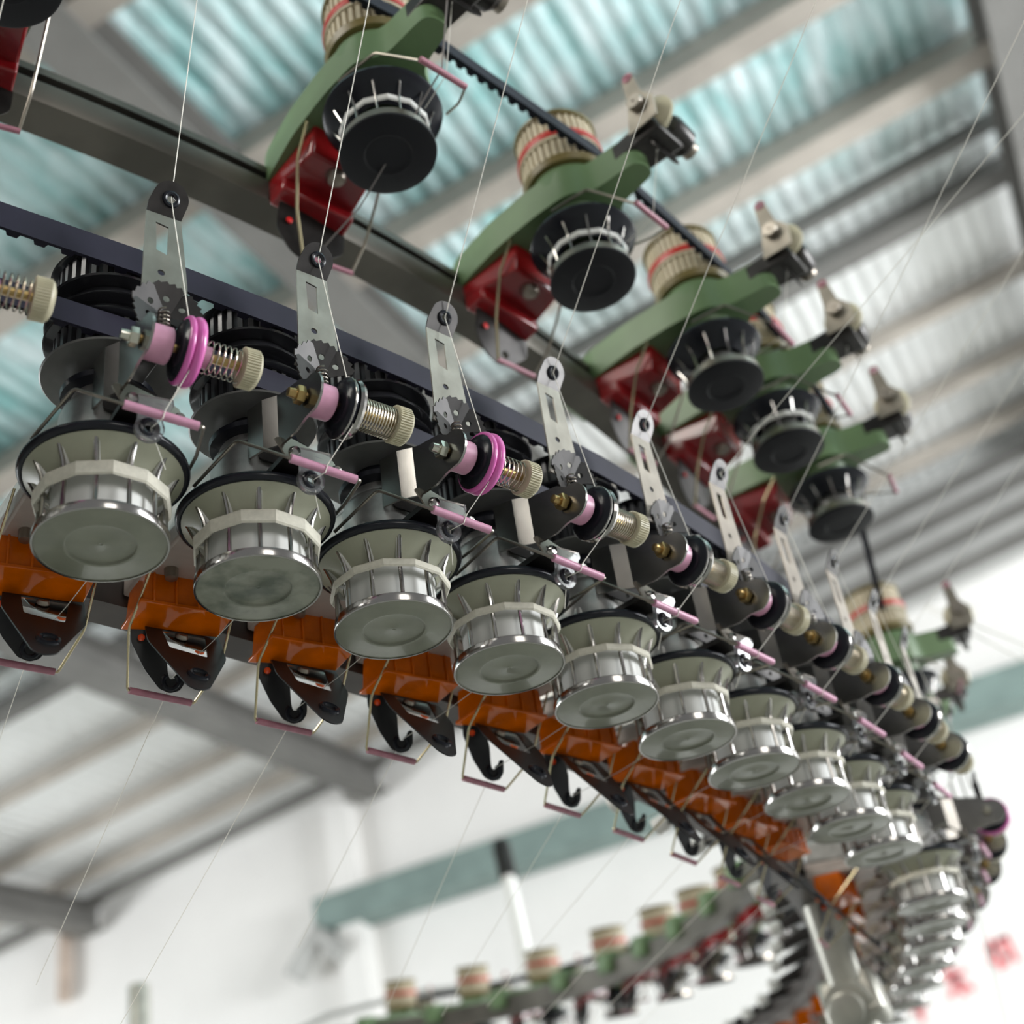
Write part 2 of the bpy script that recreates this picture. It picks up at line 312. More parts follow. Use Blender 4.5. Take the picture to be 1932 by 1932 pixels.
    MB().tube([tuple(o_ + (u * cos(t) + v * sin(t)) * .36) for t in [(-1.0 + 5.0 * i / 16) for i in range(17)]], .14, 8).obj('hook_eyelet', 'black', P2)
    MB().lathe([(0, 0), (.14, .03), (.17, .12), (.17, .2)], 12, (-8.35, -1.75, 1.55), nz if nz.x > 0 else -nz).obj('indicator_bead', 'orangelens', P2)
    # lower wire bail with its ceramic rod
    MB().tube(bend([(-3.6, -2.75, 4.6), (-7.5, -2.75, 1.35), (-9.2, -2.0, -.85), (-9.2, -1.7, -.87)], .3), .065, 8).obj('bail_wire', 'brasswire', T)
    MB().tube(bend([(-9.2, 1.15, -.9), (-9.2, 1.4, -.9), (-7.3, 1.9, .4), (-5.2, 2.0, 4.2)], .3), .065, 8).obj('bail_wire', 'brasswire', T)
    MB().tube([(-9.2, -1.9, -.86), (-9.2, 1.25, -.9)], .17, 14).obj('bail_rod', 'dpink', T)
    # upper wire with pink ceramic rod
    MB().tube(bend([(0.4, -3.3, 4.3), (2.85, -2.44, 5.5), (5.0, -1.1, 3.55), (5.05, -.9, 3.5)], .3), .085, 8).obj('guide_wire', 'wire', T)
    MB().tube(bend([(5.3, 2.0, 3.2), (5.33, 2.25, 3.2), (2.6, 3.1, 3.9), (0.8, 3.4, 4.2)], .2), .085, 8).obj('guide_wire', 'wire', T)
    MB().tube([(5.04, -1.05, 3.51), (5.31, 2.05, 3.2)], .20, 16).obj('guide_rod', 'pink', T)
    # clear loop eyelet
    pl = [(-.55, 1.5), (-.5, .45)] + arc(0, 0, .62, 2.6, 6.8, 12) + [(.5, .5), (.95, 1.2), (.9, 1.5)]
    LP = MB().plate((4.45, .25, 3.1), (.12, 1, 0), (.15, 0, 1), pl, [circ(0, 0, .22)], .28).obj('eyelet_bracket', 'clear', T)
    MB().torus((4.5, .25, 3.1), (1, .1, -.15), .34, .13, 24, 8).obj('eyelet', 'black', LP)
    for y, z in ((-.55, 4.35), (1.5, 3.95)):
        MB().lathe([(0, .3), (.2, .28), (.28, .1), (.28, 0)], 14, (4.5, y, z), (1, 0, -.2)).obj('screw', 'chrome', LP)
    LB = MB().plate((4.3, .4, 4.4), (0, 1, -.08), (-.2, 0, 1), rnd([(-1.2, -.5), (1.4, -.35), (1.2, .5), (-1.0, 1.0), (-1.8, .6)], .2, 2), [circ(-.9, .2, .12, 8)], .08).obj('lower_bracket', 'bolt', T)
    MB().box((1.8, -.8, 4.3), (4.3, .9, 4.6)).obj('lower_bracket', 'dsteel', T)
    # tension strap
    SP = MB().plate((0, -.9, 0), (1, 0, 0), (0, 0, 1), [(3.95, 5.0), (4.4, 4.86), (5.4, 4.75), (6.2, 4.9)] + arc(6.75, 5.85, 1.0, -1.25, 1.75, 12) + [(6.0, 7.25), (4.5, 7.6), (3.95, 7.8)], [circ(6.4, 5.9, .2, 10)], .12).plate((0, -1.22, 0), (1, 0, 0), (0, 0, 1), [(1.8, 8.35), (1.75, 5.6), (3.15, 5.2), (3.15, 8.02)], (), .12).hexa([(3.12, -1.28, 5.2), (3.97, -.96, 5.0), (3.97, -.84, 5.0), (3.12, -1.16, 5.2), (3.12, -1.28, 8.02), (3.97, -.96, 7.8), (3.97, -.84, 7.8), (3.12, -1.16, 8.02)]).obj('tension_strap', 'strap', T, smooth=20)
    MB().hexa([(1.85, -.9, 7.7), (4.4, -.9, 7.45), (4.2, .9, 7.45), (1.85, .9, 7.7), (1.85, -.9, 8.3), (4.4, -.9, 7.7), (4.2, .9, 7.7), (1.85, .9, 8.3)]).obj('strap_bend', 'dsteel', SP, bevel=.08)
    MB().plate((2.0, -.9, 5.6), (.3, 1, 0), (0, 0, 1), rnd([(0, 0), (2.2, -.6), (2.3, 1.0), (0, 2.2)], .2, 2), [circ(1.4, .1, .14, 8)], .1).obj('strap_web', 'dsteel', SP)
    # tension disc unit on a cross bolt
    bx, bz_ = 6.4, 5.98
    K = MB().lathe([(0, -1.78), (.21, -1.76), (.24, -1.5), (.24, -1.4)], 12, (bx, 0, bz_), (0.06, 1, -.03)).lathe([(.2, -1.42), (.40, -1.40), (.43, -1.3), (.43, -1.05), (0, -1.0)], 6, (bx, 0, bz_), (0.06, 1, -.03)).obj('tension_bolt', 'brass' if variant in ('dirty', 'silver') else 'nut', T)
    MB().tube([(bx, -1, bz_), (bx + .25, 3.9, bz_ - .12)], .2, 10).obj('spindle', 'brass', K)
    MB().lathe([(0, 0), (.74, 0), (.8, .06), (.8, 1.0), (.74, 1.06), (0, 1.06)], 28, (bx, -.78, bz_), (0.05, 1, -.03)).obj('ceramic_bush', 'pink', K)
    mag = variant in ('first', 'magenta')
    for nm, y, sg in (('tension_disc', .5, 1), ('tension_disc', 1.25, -1)):
        MB().lathe([(0, 0), (.9, .02), (1.25, .1 * sg), (1.42, .28 * sg), (1.36, .34 * sg), (1.2, .2 * sg), (.9, .12), (0, .1)], 40, (bx, y, bz_), (0.05, 1, -.03)).obj(nm, 'black', K)
    if mag:
        MB().torus((bx + .03, .85, bz_), (0.05, 1, -.03), 1.36, .15, 44, 12).obj('disc_rim', 'magenta', K)
        MB().torus((bx + .05, 1.22, bz_), (0.05, 1, -.03), 1.30, .24, 44, 14).obj('disc_rim', 'magenta', K)
        spring((bx + .1, 1.65, bz_ - .02), .72, 1.8, 7, .035).obj('spring', 'springw', K)
        MB().lathe([(0, 0), (.45, 0), (.5, .6), (.35, .7), (0, .7)], 20, (bx, 1.4, bz_), (0.05, 1, -.03)).obj('spring_seat', 'pink', K)
    else:
        MB().torus((bx + .03, .86, bz_), (0.05, 1, -.03), 1.38, .07, 44, 10).obj('disc_rim', 'chrome', K)
        MB().lathe([(.9, 0), (1.34, .0), (1.42, .14), (1.34, .3), (.6, .34), (.6, .3)], 44, (bx + .05, 1.1, bz_), (0.05, 1, -.03)).obj('disc_rim', 'chrome', K)
        spring((bx + .08, 1.45, bz_ - .02), .74, 2.05, 14, .04).obj('spring', 'springw', K)
    kn = gear(MB(), .84, .89, 0, .62, 44).lathe([(0, .85), (.5, .83), (.78, .72), (.84, .62)], 40)
    k = kn.obj('knob', 'knob', K); k.location = ((bx + .2) * .01, 3.35 * .01, (bz_ - .1) * .01); k.rotation_euler = Vector((0.05, 1, -.03)).to_track_quat('Z', 'Y').to_euler()
    if not mag:
        pass
    # tall slotted bracket with its eyelet tab
    poly = [(-1.0, 8.3), (-.75, 9.2), (-.62, 14.3), (1.0, 14.3), (1.32, 10.4), (1.35, 8.6)]
    o_ = Vector((5.7, 0, 0))
    BR = MB().plate(o_, (0, 1, 0), (0, 0, 1), [(y, z) for y, z in poly], [[(-.16, 13.75), (-.12, 12.05), (.40, 11.9), (.42, 13.65)], circ(.13, 10.75, .17, 10)], .08).obj('slotted_bracket', 'steel', T, smooth=20)
    MB().plate((5.7, .2, 14.3), (0, 1, 0), (.42, 0, 1), [(-.82, 0), (-.80, .55)] + arc(.18, .95, .82, pi * .92, -.1, 12) + [(.80, 0)], [circ(.18, .85, .2, 12)], .08).obj('bracket_tab', 'dsteel', BR, smooth=20)
    nt_ = Vector((1, 0, -.42))
    MB().torus((6.08, .38, 15.1), nt_, .30, .12, 24, 8).obj('eyelet', 'black', BR)
    # fan of folded leaf plates over the tensioner
    for an in ((-.05, -.95, .9, -1.85) if variant == 'dirty' else (0, -1.0, 1.0, -1.9, 1.75)):
        lx, ly, lz = 6.05, .25 + .8 * sin(an), 8.1 + .8 * cos(an)
        e1 = Vector((.1, cos(an), -sin(an))) ; e2 = Vector((.35, sin(an), cos(an)))
        pts = [(-.28, -.55), (.28, -.55), (.55, .1), (.72, .45), (.60, .72), (.38, .66), (.30, .82), (.05, .74), (-.05, .86), (-.32, .76), (-.42, .84), (-.66, .62), (-.58, .2)]
        MB().plate((lx, ly, lz), e1, e2, pts, [circ(.0, .05, .15, 10)], .06).obj('leaf_plate', 'leaf', BR, smooth=20)
    spring((6.1, .15, 6.9), .24, 1.3, 6, .04, 'z').obj('spring', 'wire', BR)
    # belt pulleys on the shaft
    G = MB().tube([(0, 0, 8), (0, 0, 15)], .8, 16).obj('shaft', 'flange', T)
    MB().lathe([(1.3, 8.75), (1.7, 8.8), (2.95, 8.9), (3.02, 8.97), (2.9, 9.02), (1.3, 9.0)], 48, closed=True).obj('pulley_flange', 'flangeg', G)
    gear(MB(), 2.25, 2.5, 9.0, 10.75, 30).obj('toothed_pulley', 'gear', G, smooth=25)
    for z in (10.84, 11.75): MB().lathe([(1.0, z - .05), (2.9, z - .05), (2.98, z), (2.9, z + .06), (1.0, z + .06)], 48, closed=True).obj('pulley_flange', 'flange', G)
    MB().lathe([(1.0, 12.75), (2.92, 12.78), (3.0, 12.84), (2.9, 12.9), (1.0, 12.9)], 48, closed=True).obj('pulley_flange', 'flange', G)
    MB().lathe([(2.2, 10.9), (2.3, 11.3), (2.2, 11.7), (2.3, 12.2), (2.2, 12.75)], 36).obj('idler_hub', 'flange', G)
    gear(MB(), 2.25, 2.5, 12.9, 14.65, 30).obj('toothed_pulley', 'gear', G, smooth=25)
    MB().lathe([(0, 14.66), (2.7, 14.66), (2.85, 14.72), (2.7, 14.8), (0, 14.85)], 48).obj('pulley_flange', 'flange', G)
    return T

# ------------------------------------------------------------------ the green yarn feeders of the upper ring
def upper_feeder(banded):
    T = empty('green_yarn_feeder')
    W = MB().lathe([(0, .3), (1.5, .4), (1.5, 2.3), (0, 2.4)], 32).obj('storage_wheel', 'flangeg', T)
    MB().lathe([(0, .10), (1.3, .10), (1.42, .0), (1.6, .03), (2.7, .0), (2.82, .05), (2.84, .18), (2.7, .28), (0, .3)], 56).obj('end_cap', 'matblack', W)
    MB().lathe([(2.7, .25), (2.76, .3), (2.70, .85), (2.5, .95), (2.3, .9), (2.3, .3)], 56, closed=True).obj('hub_ring', 'steel', W)
    MB().lathe([(1.9, 2.2), (2.3, 2.6), (2.9, 3.0), (3.4, 3.25), (3.55, 3.45), (3.5, 3.65), (2.6, 3.95), (1.4, 4.6), (0, 4.6), (0, 2.6), (1.5, 2.3)], 56).obj('cone', 'black', W)
    pins(W, 12, [(2.5, .8), (2.56, 1.9), (2.66, 2.3), (2.95, 3.0), (2.98, 3.12)], .075, 'chrome', ph=-.3)
    if banded:
        o = MB().lathe([(2.60, 1.72), (2.70, 1.78), (2.70, 2.12), (2.60, 2.18), (2.55, 2.1), (2.55, 1.8)], 12, closed=True).obj('yarn_band', 'whitep', W, smooth=0); o.rotation_euler = (0, 0, -.3)
    A = MB().plate((0, 0, 6.6), (1, 0, 0), (0, 1, 0), rnd([(-10.1, -1.7), (-8.8, -2.5), (-5, -3.0), (-1.5, -3.0), (1.5, -2.7), (2.6, -1.5), (6.2, -1.1), (6.3, .6), (3.0, .9), (2.2, 2.4), (-1.5, 2.7), (-8, 2.1), (-10, 1.6)], .8, 4), (), 2.6).obj('arm', 'green', T, bevel=.35)
    MB().lathe([(0, 4.5), (1.9, 4.5), (2.2, 5.3), (2.7, 5.4), (2.9, 7.8), (2.6, 8.6), (1.8, 9.0), (0, 9.0)], 40).obj('arm_boss', 'green', A)
    MB().hexa([(-12.4, -1.8, 5.2), (-9.8, -1.8, 5.2), (-9.8, 1.6, 5.2), (-12.4, 1.6, 5.2), (-12.2, -1.6, 8.2), (-9.8, -1.8, 8.2), (-9.8, 1.6, 8.2), (-12.2, 1.4, 8.2)]).obj('clamp_block', 'green', A, bevel=.4)
    H = MB().hexa([(-9.0, -2.4, 4.3), (-4.2, -2.3, 3.2), (-4.0, 2.0, 3.2), (-7.4, 2.1, 2.3), (-9.0, -2.3, 5.6), (-3.6, -2.3, 5.6), (-3.6, 2.1, 5.6), (-8.2, 2.1, 5.6)]).obj('indicator_housing', 'red', T, bevel=.2)
    MB().hexa([(-8.8, -2.4, 3.1), (-7.2, -2.4, 3.1), (-6.4, 2.1, 1.9), (-7.9, 2.2, 1.8), (-8.8, -2.4, 4.4), (-7.0, -2.4, 4.0), (-6.2, 2.1, 3.4), (-7.9, 2.1, 3.4)]).obj('housing_foot', 'red', H, bevel=.15)
    MB().lathe([(0, 0), (.5, .05), (.62, .25), (.62, .9)], 20, (-4.9, -.1, 2.75), (0, 0, 1)).obj('boss_screw', 'bolt', H)
    PL = MB().plate((-8.2, 0, 1.0), (.12, 1, -.08), (-.25, 0, -1), rnd([(-2.3, -1.8), (2.2, -1.2), (2.3, .3), (.9, 1.6), (-.2, 1.9), (-1.2, 1.5), (-2.2, .2)], .3, 3), [circ(.4, .9, .3, 10)], .08).obj('stop_plate', 'dsteel', T, smooth=20)
    for y, z in ((-1.5, 1.55), (1.2, 1.0)): MB().lathe([(0, .1), (.2, .08), (.22, 0)], 12, (-8.12, y, z), (1, 0, -.2)).obj('indicator_bead', 'redbead', PL)
    MB().tube(bend([(-3.6, -2.85, 5.2), (-5.2, -2.6, 3.6), (-6.98, -1.7, 1.31), (-8.4, -.5, -.75)], .3), .10, 8).obj('bail_wire', 'brasswire', T)
    MB().tube(bend([(-8.2, 2.9, -.55), (-6.59, 2.99, .74), (-3.6, 2.9, 5)], .4), .09, 8).obj('bail_wire', 'wire', T)
    MB().tube([(-8.4, -.5, -.78), (-8.2, 2.95, -.57)], .17, 12).obj('bail_rod', 'dpink', T)
    MB().tube(bend([(.2, -3.2, 4.3), (2.64, -2.27, 4.91), (5.1, -1.28, 2.0)], .3), .09, 8).obj('guide_wire', 'wire', T)
    MB().tube(bend([(5.1, 2.03, 2.02), (3.4, 3.0, 3.2), (2.0, 3.3, 4.0)], .3), .08, 8).obj('guide_wire', 'wire', T)
    MB().tube([(5.21, -1.28, 1.97), (5.12, 2.03, 2.02)], .20, 14).obj('guide_rod', 'dpink', T)
    # pulley stack
    G = MB().lathe([(0, 8.6), (1.6, 8.6), (2.9, 8.8), (3.05, 9.3), (2.75, 9.6), (0, 9.6)], 44).obj('pulley', 'olive', T)
    gear(MB(), 2.62, 2.82, 9.55, 11.1, 36, .6).obj('toothed_ring', 'pulcream', G, smooth=25)
    MB().lathe([(2.6, 11.05), (2.95, 11.1), (2.95, 11.3), (2.72, 11.3)], 44).obj('ring_lip', 'pulcream', G)
    MB().lathe([(2.7, 11.3), (3.0, 11.35), (3.05, 11.6), (3.0, 11.9), (2.7, 11.95)], 44).obj('idler_band', 'redband', G)
    gear(MB(), 2.6, 2.78, 12.0, 13.6, 36, .6).obj('toothed_ring', 'pulcream', G, smooth=25)
    MB().lathe([(2.6, 13.55), (2.92, 13.7), (2.95, 13.95), (2.7, 14.1), (0, 14.25)], 44).obj('pulley_cover', 'olive', G)
    # tensioner
    K = MB().hexa([(4.6, -1.3, 6.4), (8.3, -.9, 6.9), (8.3, 1.9, 6.9), (4.6, 1.0, 6.4), (4.6, -1.3, 7.9), (8.0, -.9, 8.5), (8.0, 1.9, 8.5), (4.6, 1.0, 7.9)]).obj('tension_bracket', 'dsteel', T, bevel=.2)
    MB().plate((7.5, -1.35, 8.0), (1, 0, 0), (0, 0, 1), [(-1.2, -.6), (1.1, -.6), (1.3, 1.2), (.6, 2.2), (.35, 4.2)] + arc(-.05, 4.2, .45, 0, pi, 8) + [(-.6, 2.2)], [circ(-.05, 4.2, .15, 8)], .12).obj('tension_strap', 'ustrap', K, smooth=20)
    MB().torus((7.45, -1.4, 12.2), (0, 1, 0), .25, .15, 18, 8).obj('ceramic_eyelet', 'dpink', K)
    MB().lathe([(.1, 0), (.55, 0), (.6, .3), (.5, .9), (.2, 1.0)], 20, (7.6, -2.0, 9.2), (0, 1, 0)).obj('tension_bolt', 'steel', K)
    for y, sg in ((-.6, 1), (.7, -1)):
        MB().lathe([(0, .1), (.8, .12), (1.3, .3 * sg), (1.55, .55 * sg), (1.5, .65 * sg), (1.2, .4 * sg), (0, .25)], 32, (7.7, y, 9.1), (0, 1, 0)).obj('tension_disc', 'knob', K)
    MB().lathe([(0, 0), (1.0, 0), (1.15, .3), (1.05, 1.9), (.7, 2.3), (0, 2.3)], 26, (7.7, 1.2, 8.9), (0, 1, -.1)).obj('spring_housing', 'dsteel', K)
    MB().lathe([(0, 0), (.6, 0), (.65, .5), (0, .6)], 20, (7.7, 3.4, 8.6), (0, 1, -.1)).obj('knob', 'bolt', K)
    MB().plate((7.3, .8, 6.6), (0, 1, .1), (.2, 0, -1), rnd([(-1.4, -.6), (1.5, -.6), (1.3, .6), (.2, 1.1), (-1.2, .7)], .3, 2), [circ(-.5, .1, .25, 8), circ(.6, .2, .22, 8)], .1).obj('eyelet_plate', 'dsteel', K, smooth=20)
    return T

NTH = ['first', 'second', 'third', 'fourth', 'fifth', 'sixth', 'seventh', 'eighth', 'ninth', 'tenth', 'eleventh', 'twelfth', 'thirteenth', 'fourteenth', 'fifteenth', 'sixteenth', 'seventeenth', 'eighteenth', 'nineteenth', 'twentieth', 'twenty-first', 'twenty-second', 'twenty-third']
# positions along the lower ring: angle (rad) and radius (m)
low = [(-1.0345, RLOW)] + [(-0.9725 + 0.05325 * i, RLOW) for i in range(0, 10)] + [(-.371, 1.3624), (-.3134, 1.3575), (-.2527, 1.3533), (-.1818, 1.3488), (-.1118, 1.3484), (-.0334, 1.3536), (.04, 1.355), (.11, 1.356), (.18, 1.357)]
lowvar = ['magenta', 'first', 'dirty', 'magenta'] + ['silver'] * 7 + ['magenta'] + ['silver'] * 8
protos = {}
feet = []
lowlabel = {
 0: 'grey yarn feeder at the left picture edge, only its spring, ivory knob and plates showing',
 1: 'nearest full grey yarn feeder, magenta tension discs, wide cream yarn band, clean round cap',
 2: 'second full grey yarn feeder from the left, dark smudge in its cap, silver-rimmed tension disc',
 3: 'third full grey yarn feeder from the left, magenta tension discs, narrow yarn band',
}
for i, (a, R) in enumerate(low):
    v = lowvar[i]; tail = i >= 8
    key = (v, tail)
    if key not in protos: o = protos[key] = lower_feeder(v, tail)
    else: o = copy_tree(protos[key])
    o.matrix_world = MACH @ ringframe(a, R, ZLOW, -.14108, -.04107); feet.append(MACH @ ringframe(a, R, ZLOW, -.14108, -.04107))
    if i in lowlabel: lab = lowlabel[i]
    elif i <= 10: lab = '%s full grey yarn feeder from the left along the lower ring, silver-rimmed tension disc' % NTH[i - 1]
    elif i == 11: lab = 'grey yarn feeder just after the gap in the lower ring, with the far purple-rimmed disc'
    else: lab = 'grey yarn feeder stacked at the far right, %s below the gap in the lower ring' % NTH[i - 11]
    tag(o, lab, 'yarn feeder', 'grey yarn feeders hanging along the lower ring')
def zup(a):
    ks = [(-1.6, .5799), (-.44, .5799), (-.3, .535), (-.15, .485), (0, .445), (.2, .43), (.45, .42), (.7, .41), (1.2, .40), (2.5, .40)]
    for (a0, z0), (a1, z1) in zip(ks, ks[1:]):
        if a <= a1: t = (a - a0) / (a1 - a0); return z0 + (z1 - z0) * t
    return .4
up = [(-1.035, 1), (-.87115, 1), (-.74487, 1), (-.6261, 0), (-.54506, 1), (-.4455, 0), (-.225, 0), (-.15, 0), (-.07, 0), (.03, 0), (.13, 0), (.23, 0), (.33, 0), (.42, 0), (.505, 0), (.61, 0), (.74, 0), (.87, 0), (1.0, 0)]
uplabel = {0: 'green yarn feeder cut off by the top left corner, black cap over a red housing',
 1: 'largest green yarn feeder at the top, black wheel with white band and red housing',
 2: 'second green yarn feeder from the top, white-banded black wheel, cream pulley with red stripe',
 3: 'third green yarn feeder from the top, black wheel without a white band, bare silver pins',
 4: 'fourth green yarn feeder from the top, small white-banded black wheel over the belt',
 5: 'fifth green yarn feeder from the top, last near one, black wheel without band',
 6: 'blurred green yarn feeder beyond the sloping belt end, cream pulley with red stripe',
 7: 'blurred green yarn feeder below the red-striped pulley, dark tensioner against the white wall'}
upf = []
for i, (a, bd) in enumerate(up):
    key = 'u%d' % bd
    if key not in protos: o = protos[key] = upper_feeder(bd)
    else: o = copy_tree(protos[key])
    fr = MACH @ ringframe(a, RUP + (.022 if i in (6, 7) else 0), zup(a), -.2, -.01254); o.matrix_world = fr; upf.append(fr)
    lab = uplabel.get(i) or 'tiny green feeder on the far arc of the upper ring, %s from its right end' % NTH[i - 8]
    tag(o, lab, 'yarn feeder', 'green yarn feeders hanging along the upper ring')

# ------------------------------------------------------------------ rings and belts
def sweep(prof, R, zf, a0, a1, n, tilt):
    """sweeps a profile (offset from the wheel radius outward, height above the wheel, cm) round the machine axis"""
    vs = []; fs = []; m_ = len(prof)
    for i in range(n + 1):
        a = a0 + (a1 - a0) * i / n
        for x, z in prof:
            vs.append(MACH @ ringframe(a, R, zf(a), *tilt) @ Vector((x * .01, 0, z * .01)))
    for i in range(n):
        for k in range(m_): fs.append((i * m_ + k, i * m_ + (k + 1) % m_, (i + 1) * m_ + (k + 1) % m_, (i + 1) * m_ + k))
    fs.append(tuple(range(m_))); fs.append(tuple(range(n * m_, (n + 1) * m_)))
    return MB(1).add(vs, fs)
r = sweep([(-11.2, 3.7), (-8.9, 3.7), (-8.7, 4.2), (-8.7, 5.3), (-10.2, 5.35), (-10.2, 6.25), (-8.9, 6.3), (-8.9, 6.9), (-11.2, 6.9)], RUP, zup, -1.35, 1.35, 120, (-.2, -.01254)).obj('upper_ring_rail', 'rail')
g = sweep([(-10.18, 5.37), (-9.3, 5.37), (-9.3, 6.22), (-10.18, 6.22)], RUP, zup, -1.35, 1.35, 120, (-.2, -.01254)).obj('groove_strip', 'rubber', r)
tag(r, 'long dull aluminium rail carrying the green feeders, a dark groove along its side', 'rail')
r = sweep([(-11.0, 3.4), (-9.0, 3.4), (-9.0, 5.2), (-11.0, 5.2)], RLOW, lambda a: ZLOW, -1.3, 1.3, 120, (-.14108, -.04107)).obj('lower_ring_rail', 'lowrail')
tag(r, 'brown-black ring rail behind the orange housings of the grey feeders', 'rail')
def belt(name, frs, x, z0, z1, th, m_, lab, pitch=.011):
    """a flat belt through the given feeder frames, teeth on the inner side"""
    sec = [[MACH @ fr @ (Vector(q) * .01) for q in ((x, 0, z0), (x - th, 0, z0), (x - th, 0, z1), (x, 0, z1))] for fr in frs]
    n = len(sec); vs = [p for q in sec for p in q]
    fs = [(i * 4 + k, i * 4 + (k + 1) % 4, i * 4 + 4 + (k + 1) % 4, i * 4 + 4 + k) for i in range(n - 1) for k in range(4)]
    o = MB(1).add(vs, fs).obj(name, m_)
    tb = MB(1)
    for q0, q1 in zip(sec, sec[1:]):
        d = q1[1] - q0[1]; L = d.length; cnt = int(L / pitch); h = (q0[1] - q0[0]).normalized() * .0024; d0 = (q0[1] - q0[0]).normalized() * .0003
        for k in range(cnt):
            q = []
            for j in (1, 2):
                c = q0[j].lerp(q1[j], (k + .5) / cnt); u = (q1[j] - q0[j]).normalized() * pitch
                q += [c - u * .3 - d0, c + u * .3 - d0, c + u * .2 + h, c - u * .2 + h]
            tb.hexa(q)
    t = tb.obj('belt_teeth', m_, smooth=0); t.parent = o; t['kind'] = 'stuff'
    return tag(o, lab, 'belt')
lf = [ringframe(a, R, ZLOW, -.14108, -.04107) for a, R in [(-1.16, RLOW), (-1.10, RLOW)] + low]
belt('drive_belt', lf, 2.9, 13.25, 14.75, .16, 'belt', 'violet-black toothed belt running over the top pulleys of the grey feeders')
belt('drive_belt', lf, 2.55, 9.3, 10.6, .16, 'belt', 'lower dark toothed belt running behind the magenta and silver discs of grey feeders')
uf = [ringframe(a, RUP, zup(a), -.2, -.01254) for a in [-1.27, -1.15] + [q for q, _ in up]]
belt('drive_belt', uf, 3.0, 9.7, 10.8, .3, 'ubelt', 'thin black toothed belt linking the cream pulleys of the green feeders', pitch=.009)

# ------------------------------------------------------------------ yarns
def yarn(name, fr, pts, r, m_, lab, grp):
    o = MB(1).tube([fr @ (Vector(p) * .01) for p in pts], r, 6).obj(name, m_)
    return tag(o, lab, 'yarn', grp)
tops = {1: (7.5, 1.1, 30), 2: (12.4, .9, 30), 3: (17.3, -.3, 30), 4: (22.5, -2.1, 30), 5: (27.3, -5, 30), 6: (31.8, 3.4, 30), 7: (34.3, -13.5, 30)}
downs = {1: (-20, 2, 1), 2: (-20, -.3, -8.1), 3: (-20, -3.5, -12.7), 4: (-20, 2.5, -5.1), 5: (-20, 3, -7), 6: (-20, 2, -7)}
names_ = ['the left-edge', 'the nearest full', 'the second full', 'the third full', 'the fourth full', 'the fifth full', 'the sixth full', 'the seventh full', 'the eighth full', 'the ninth full', 'the tenth full']
for i, (a, R) in enumerate(low[:11]):
    fr = feet[i]; t = Vector(tops.get(i, (30, 0, 35))); e = Vector((6.1, .38, 15.1)); t = e + (t - e) * (3.2 if i else 2)
    yarn('yarn', fr, [t, e, (6.9, .95, 7.2), (6.95, 1.0, 4.7), (5.45, .55, 3.45), (5.3, .5, 3.1), (4.5, .3, 3.1), (2.9, 1.6, 2.5)], .00024, 'yarn',
         'white yarn coming down through the top eyelet of %s grey feeder' % names_[i], 'white yarns running down to the grey feeders')
    d = Vector(downs.get(i, (-20, 1, -6))); g = Vector((-9.35, -.1, -.95)); d = g + (d - g) * 1.3
    yarn('yarn', fr, [(-1.5, .9, .9), (-5.3, .4, 0.2), (-8.6, -.1, -.2), g, d], .00018, 'yarn',
         'thin white yarn leaving under %s grey feeder and trailing down left' % names_[i], 'white yarns trailing down from the grey feeders')
for i, nm in ((1, 'largest'), (2, 'second'), (3, 'third'), (4, 'fourth')):
    yarn('yarn', upf[i], [(7.45, -1.4, 12.2), (7.3, .2, 7.0), (5.15, .6, 2.0), (2.7, .9, 2.0)], .00025, 'yarn', 'short pale yarn between tensioner and black wheel of the %s green feeder' % nm, 'yarns on the green feeders')
yarn('yarn', upf[1], [(20, -4, 30), (5.3, .2, 2.1), (-3.5, .3, -.8), (-8.4, .2, -.7)], .0005, 'dyarn', 'dark grey yarn crossing the black cap of the largest green feeder', 'yarns on the green feeders')

def air_yarn(pts, r, lab, grp='yarns crossing at the right'):
    return tag(MB(1).tube(pts, r, 6).obj('yarn', 'yarn'), lab, 'yarn', grp)
air_yarn([(-0.02, 1.385, 2.531), (0.063, 1.208, 2.3)], .0006, 'upper of the two pale yarns slanting across the white wall at the right edge')
air_yarn([(-0.02, 1.385, 2.526), (0.055, 1.217, 2.284)], .0006, 'lower of the two pale yarns slanting across the white wall at the right edge')
air_yarn([(-0.077, 0.866, 2.306), (-0.094, 1.009, 2.302), (-0.092, 1.191, 2.118), (-0.109, 1.157, 2.0)], .0004, 'long pale yarn running down over the far right feeders to the bottom edge')

# ------------------------------------------------------------------ posts
def post(name, p0, p1, r, m_, lab, cat='post'):
    o = MB(1).tube([p0, p1], r, 24).obj(name, m_); return tag(o, lab, cat)
o = empty('frame_post'); o.location = EYE + Vector((-.220, 1.190, .475))
MB(1).tube([(.018, -.061, .14), (0, 0, 0), (-.04, .135, -.3)], .0165, 24).obj('post_tube', 'post', o)
MB(1).lathe([(0, -.030), (.012, -.030), (.015, -.028), (.015, -.019), (.021, -.018), (.021, .02), (.014, .03)], 24, (0.0, 0, 0), (.15, .75, .45)).obj('clamp_bolt', 'post', o)
MB(1).box((-.025, -.016, -.022), (.025, .02, .022)).obj('clamp_block', 'post', o, bevel=.006)
tag(o, 'dull steel frame post under the lower ring at bottom right, round bolt at its foot', 'post')
o = empty('pole'); o.location = (-1.1, 2.6, 1.6 + .9)
MB(1).tube([(0, 0, 0), (0, 0, .70)], .015, 20).obj('pole_shaft', 'whitep', o)
MB(1).lathe([(0, .77), (.018, .77), (.021, .75), (.021, .68), (0, .68)], 20).obj('pole_cap', 'dsteel', o)
tag(o, 'slim pale pole with a dark cap standing in front of the white wall', 'pole')

